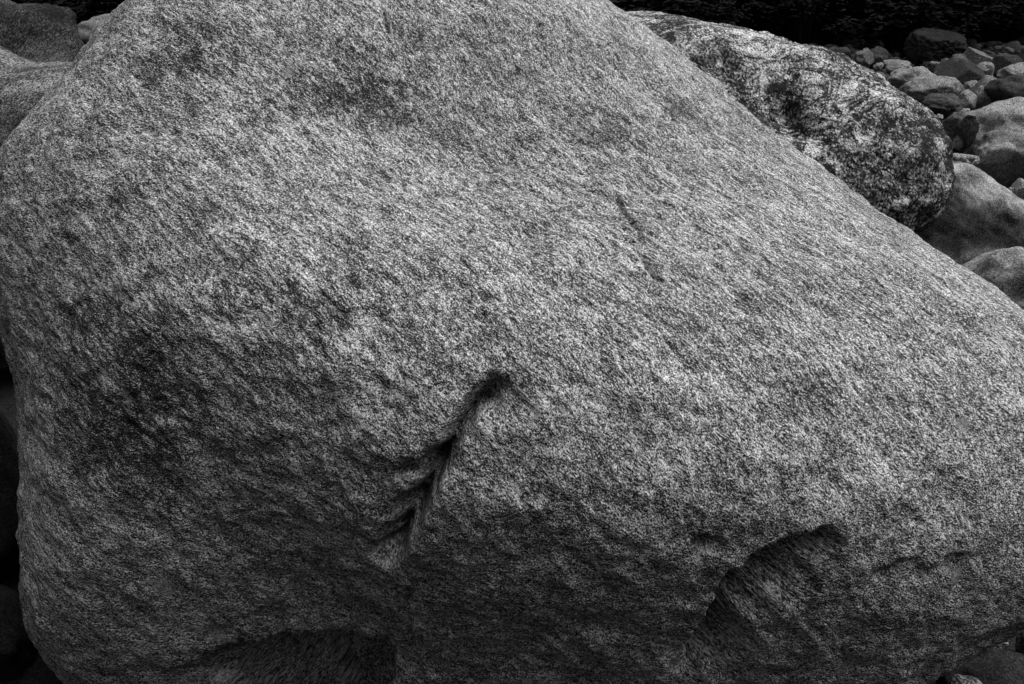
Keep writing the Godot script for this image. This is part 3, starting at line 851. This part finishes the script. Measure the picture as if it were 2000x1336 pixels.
func build_forest() -> void:
	var rng := RandomNumberGenerator.new()
	rng.seed = 101
	var leaves := leaf_skin(0.03)
	var bark := leaf_skin(0.05)
	var blades := leaf_skin(0.015)
	# three crowns and trunks, shared by the trees
	var crowns := []
	var trunks := []
	for k in 3:
		var st := SurfaceTool.new()
		st.begin(Mesh.PRIMITIVE_TRIANGLES)
		var wood := SurfaceTool.new()
		wood.begin(Mesh.PRIMITIVE_TRIANGLES)
		limb(wood, Vector3(0, -0.5, 0), Vector3(rng.randf_range(-0.3, 0.3), 7.5, rng.randf_range(-0.3, 0.3)), 0.19, 0.05)
		for b in 34:
			var h := rng.randf_range(1.5, 7.0)
			var turn := rng.randf() * TAU
			var out := rng.randf_range(2.0, 4.6) * (1.1 - h / 14.0)
			var from := Vector3(0, h, 0)
			var to := from + Vector3(cos(turn) * out, rng.randf_range(0.1, 1.2), sin(turn) * out)
			limb(wood, from, to, 0.05, 0.015)
			for l in 190:
				var p := from.lerp(to, rng.randf_range(0.25, 1.1)) + Vector3(rng.randfn(), rng.randfn() * 0.6, rng.randfn()) * 0.42
				var d := Vector3(rng.randfn(), rng.randfn() * 0.5 - 0.3, rng.randfn()).normalized()
				var w := d.cross(Vector3(rng.randfn(), rng.randfn(), rng.randfn())).normalized()
				leaf(st, p, d * rng.randf_range(0.2, 0.4), w * rng.randf_range(0.08, 0.15))
		st.generate_normals()
		crowns.append(st.commit())
		wood.generate_normals()
		trunks.append(wood.commit())
	var looks := [
		"dark leafy tree at the forest edge behind the flat-topped boulder", "dark leafy tree standing back behind the flat-topped boulder", "dark leafy tree behind the big boulder's top", "dark leafy tree behind the left end of the banded boulder",
		"dark leafy tree behind the middle of the banded boulder", "dark leafy tree behind the right end of the banded boulder", "dark leafy tree behind the dark ledge", "dark leafy tree behind the wedge stone", "dark leafy tree at the right end of the forest edge",
	]
	var k := 0
	for x in [-11.0, -7.4, -3.6, -0.2, 2.9, 6.1, 9.0, 12.2, 15.6]:
		var z: float = [-15.2, -17.0, -16.0][k % 3] + rng.randf_range(-0.5, 0.5)
		var tree := Node3D.new()
		tree.name = numbered("tree")
		add_child(tree)
		tree.position = Vector3(x, ground_height(x, z), z)
		tree.rotation.y = rng.randf() * TAU
		tree.scale = Vector3.ONE * rng.randf_range(0.85, 1.1)
		put("trunk", trunks[k % 3], bark, tree)
		put("crown", crowns[k % 3], leaves, tree)
		tag(tree, looks[k], "tree", "trees of the forest edge")
		k += 1
	# low undergrowth that covers the bank under the trees
	var fern := SurfaceTool.new()
	fern.begin(Mesh.PRIMITIVE_TRIANGLES)
	for b in 9:
		var turn := b * TAU / 9.0 + rng.randf() * 0.4
		var out := Vector3(cos(turn), 0, sin(turn))
		var high := rng.randf_range(0.35, 0.75)
		for l in 10:
			var f := (l + 1.0) / 10.0
			var p := out * f * 0.7 + Vector3(0, high * sin(f * 2.3), 0)
			for side in [-1.0, 1.0]:
				var d: Vector3 = (Vector3(-sin(turn), 0, cos(turn)) * side + out * 0.5 + Vector3(0, rng.randf_range(-0.4, 0.3), 0)).normalized()
				leaf(fern, p, d * 0.26 * (1.15 - f), out * 0.045)
	fern.generate_normals()
	var mm := MultiMesh.new()
	mm.transform_format = MultiMesh.TRANSFORM_3D
	mm.mesh = fern.commit()
	mm.instance_count = 1500
	for i in mm.instance_count:
		var x := rng.randf_range(-14.0, 18.0)
		var z := -11.5 - 7.0 * rng.randf()
		mm.set_instance_transform(i, Transform3D(Basis(Vector3.UP, rng.randf() * TAU).scaled(Vector3.ONE * rng.randf_range(0.5, 1.2)), Vector3(x, ground_height(x, z) - 0.05, z)))
	var under := MultiMeshInstance3D.new()
	under.name = "undergrowth"
	under.multimesh = mm
	under.material_override = leaf_skin(0.016)
	add_child(under)
	tag(under, "dark ferny undergrowth covering the bank under the trees", "undergrowth", "", "stuff")
	# ferny shrubs and grass along the bank
	var shrubs := [
		[Vector2(1.9, -12.1), "dark shrub above the left crest of the banded boulder"], [Vector2(3.2, -12.5), "dark shrub above the middle of the banded boulder"], [Vector2(4.6, -12.2), "dark shrub above the right crest of the banded boulder"],
		[Vector2(7.6, -12.6), "dark shrub left behind the dark ledge"], [Vector2(9.2, -12.3), "dark shrub behind the wedge stone"], [Vector2(10.6, -12.0), "dark shrub at the right frame edge above the dark rugged stone"],
		[Vector2(-6.5, -12.2), "dark shrub behind the flat-topped boulder"],
	]
	for s in shrubs:
		var st := SurfaceTool.new()
		st.begin(Mesh.PRIMITIVE_TRIANGLES)
		for b in 46:
			var turn := rng.randf() * TAU
			var out := Vector3(cos(turn), 0, sin(turn)) * rng.randf_range(0.2, 0.75)
			var up := rng.randf_range(0.3, 1.1)
			for l in 12:
				var f := (l + 1.0) / 12.0
				var p := out * f + Vector3(0, up * sin(f * 1.9), 0)
				var d := (out.normalized() + Vector3(rng.randfn(), rng.randfn() * 0.5, rng.randfn()) * 0.6).normalized()
				var w := d.cross(Vector3(rng.randfn() * 0.4, 1, rng.randfn() * 0.4)).normalized()
				leaf(st, p, d * rng.randf_range(0.06, 0.15), w * rng.randf_range(0.02, 0.045))
		st.generate_normals()
		var o := put("shrub", st.commit(), leaves)
		o.position = Vector3(s[0].x, ground_height(s[0].x, s[0].y) - 0.02, s[0].y)
		tag(o, s[1], "shrub", "shrubs along the forest edge")
	var tufts := [
		[Vector2(5.5, -11.5), "grass tuft with long arching blades between the banded boulder and the dark ledge"], [Vector2(6.3, -11.9), "grass tuft left beside the dark ledge"], [Vector2(4.0, -11.7), "low grass tuft above the right crest of the banded boulder"],
		[Vector2(8.5, -11.7), "grass tuft right behind the dark ledge"], [Vector2(9.9, -11.3), "grass tuft at the right frame edge"], [Vector2(2.6, -11.8), "low grass tuft above the middle of the banded boulder"],
	]
	for s in tufts:
		var st := SurfaceTool.new()
		st.begin(Mesh.PRIMITIVE_TRIANGLES)
		for b in 90:
			var turn := rng.randf() * TAU
			var out := Vector3(cos(turn), 0, sin(turn)) * rng.randf_range(0.15, 0.7)
			var up := rng.randf_range(0.35, 0.9)
			var foot := Vector3(rng.randfn(), 0, rng.randfn()) * 0.06
			var wide := Vector3(-sin(turn), 0, cos(turn)) * 0.008
			for l in 4:
				var f := l / 4.0
				var g := (l + 1.0) / 4.0
				var p := foot + out * f * f + Vector3(0, up * sin(f * 2.0), 0)
				var q := foot + out * g * g + Vector3(0, up * sin(g * 2.0), 0)
				var u := wide * (1.0 - f)
				var v := wide * (1.0 - g)
				for e in [p - u, p + u, q + v, p - u, q + v, q - v]:
					st.add_vertex(e)
		st.generate_normals()
		var o := put("grass_tuft", st.commit(), blades)
		o.position = Vector3(s[0].x, ground_height(s[0].x, s[0].y) - 0.02, s[0].y)
		tag(o, s[1], "grass", "grass tufts along the forest edge")


func limb(st: SurfaceTool, a: Vector3, b: Vector3, thick: float, thin: float) -> void:
	var d := (b - a).normalized()
	var x := d.cross(Vector3(0.3, 0.2, 1)).normalized()
	var y := d.cross(x)
	for k in 8:
		var p := (x * cos(k * TAU / 8) + y * sin(k * TAU / 8))
		var q := (x * cos((k + 1) * TAU / 8) + y * sin((k + 1) * TAU / 8))
		for e in [a + p * thick, b + q * thin, a + q * thick, a + p * thick, b + p * thin, b + q * thin]:
			st.add_vertex(e)
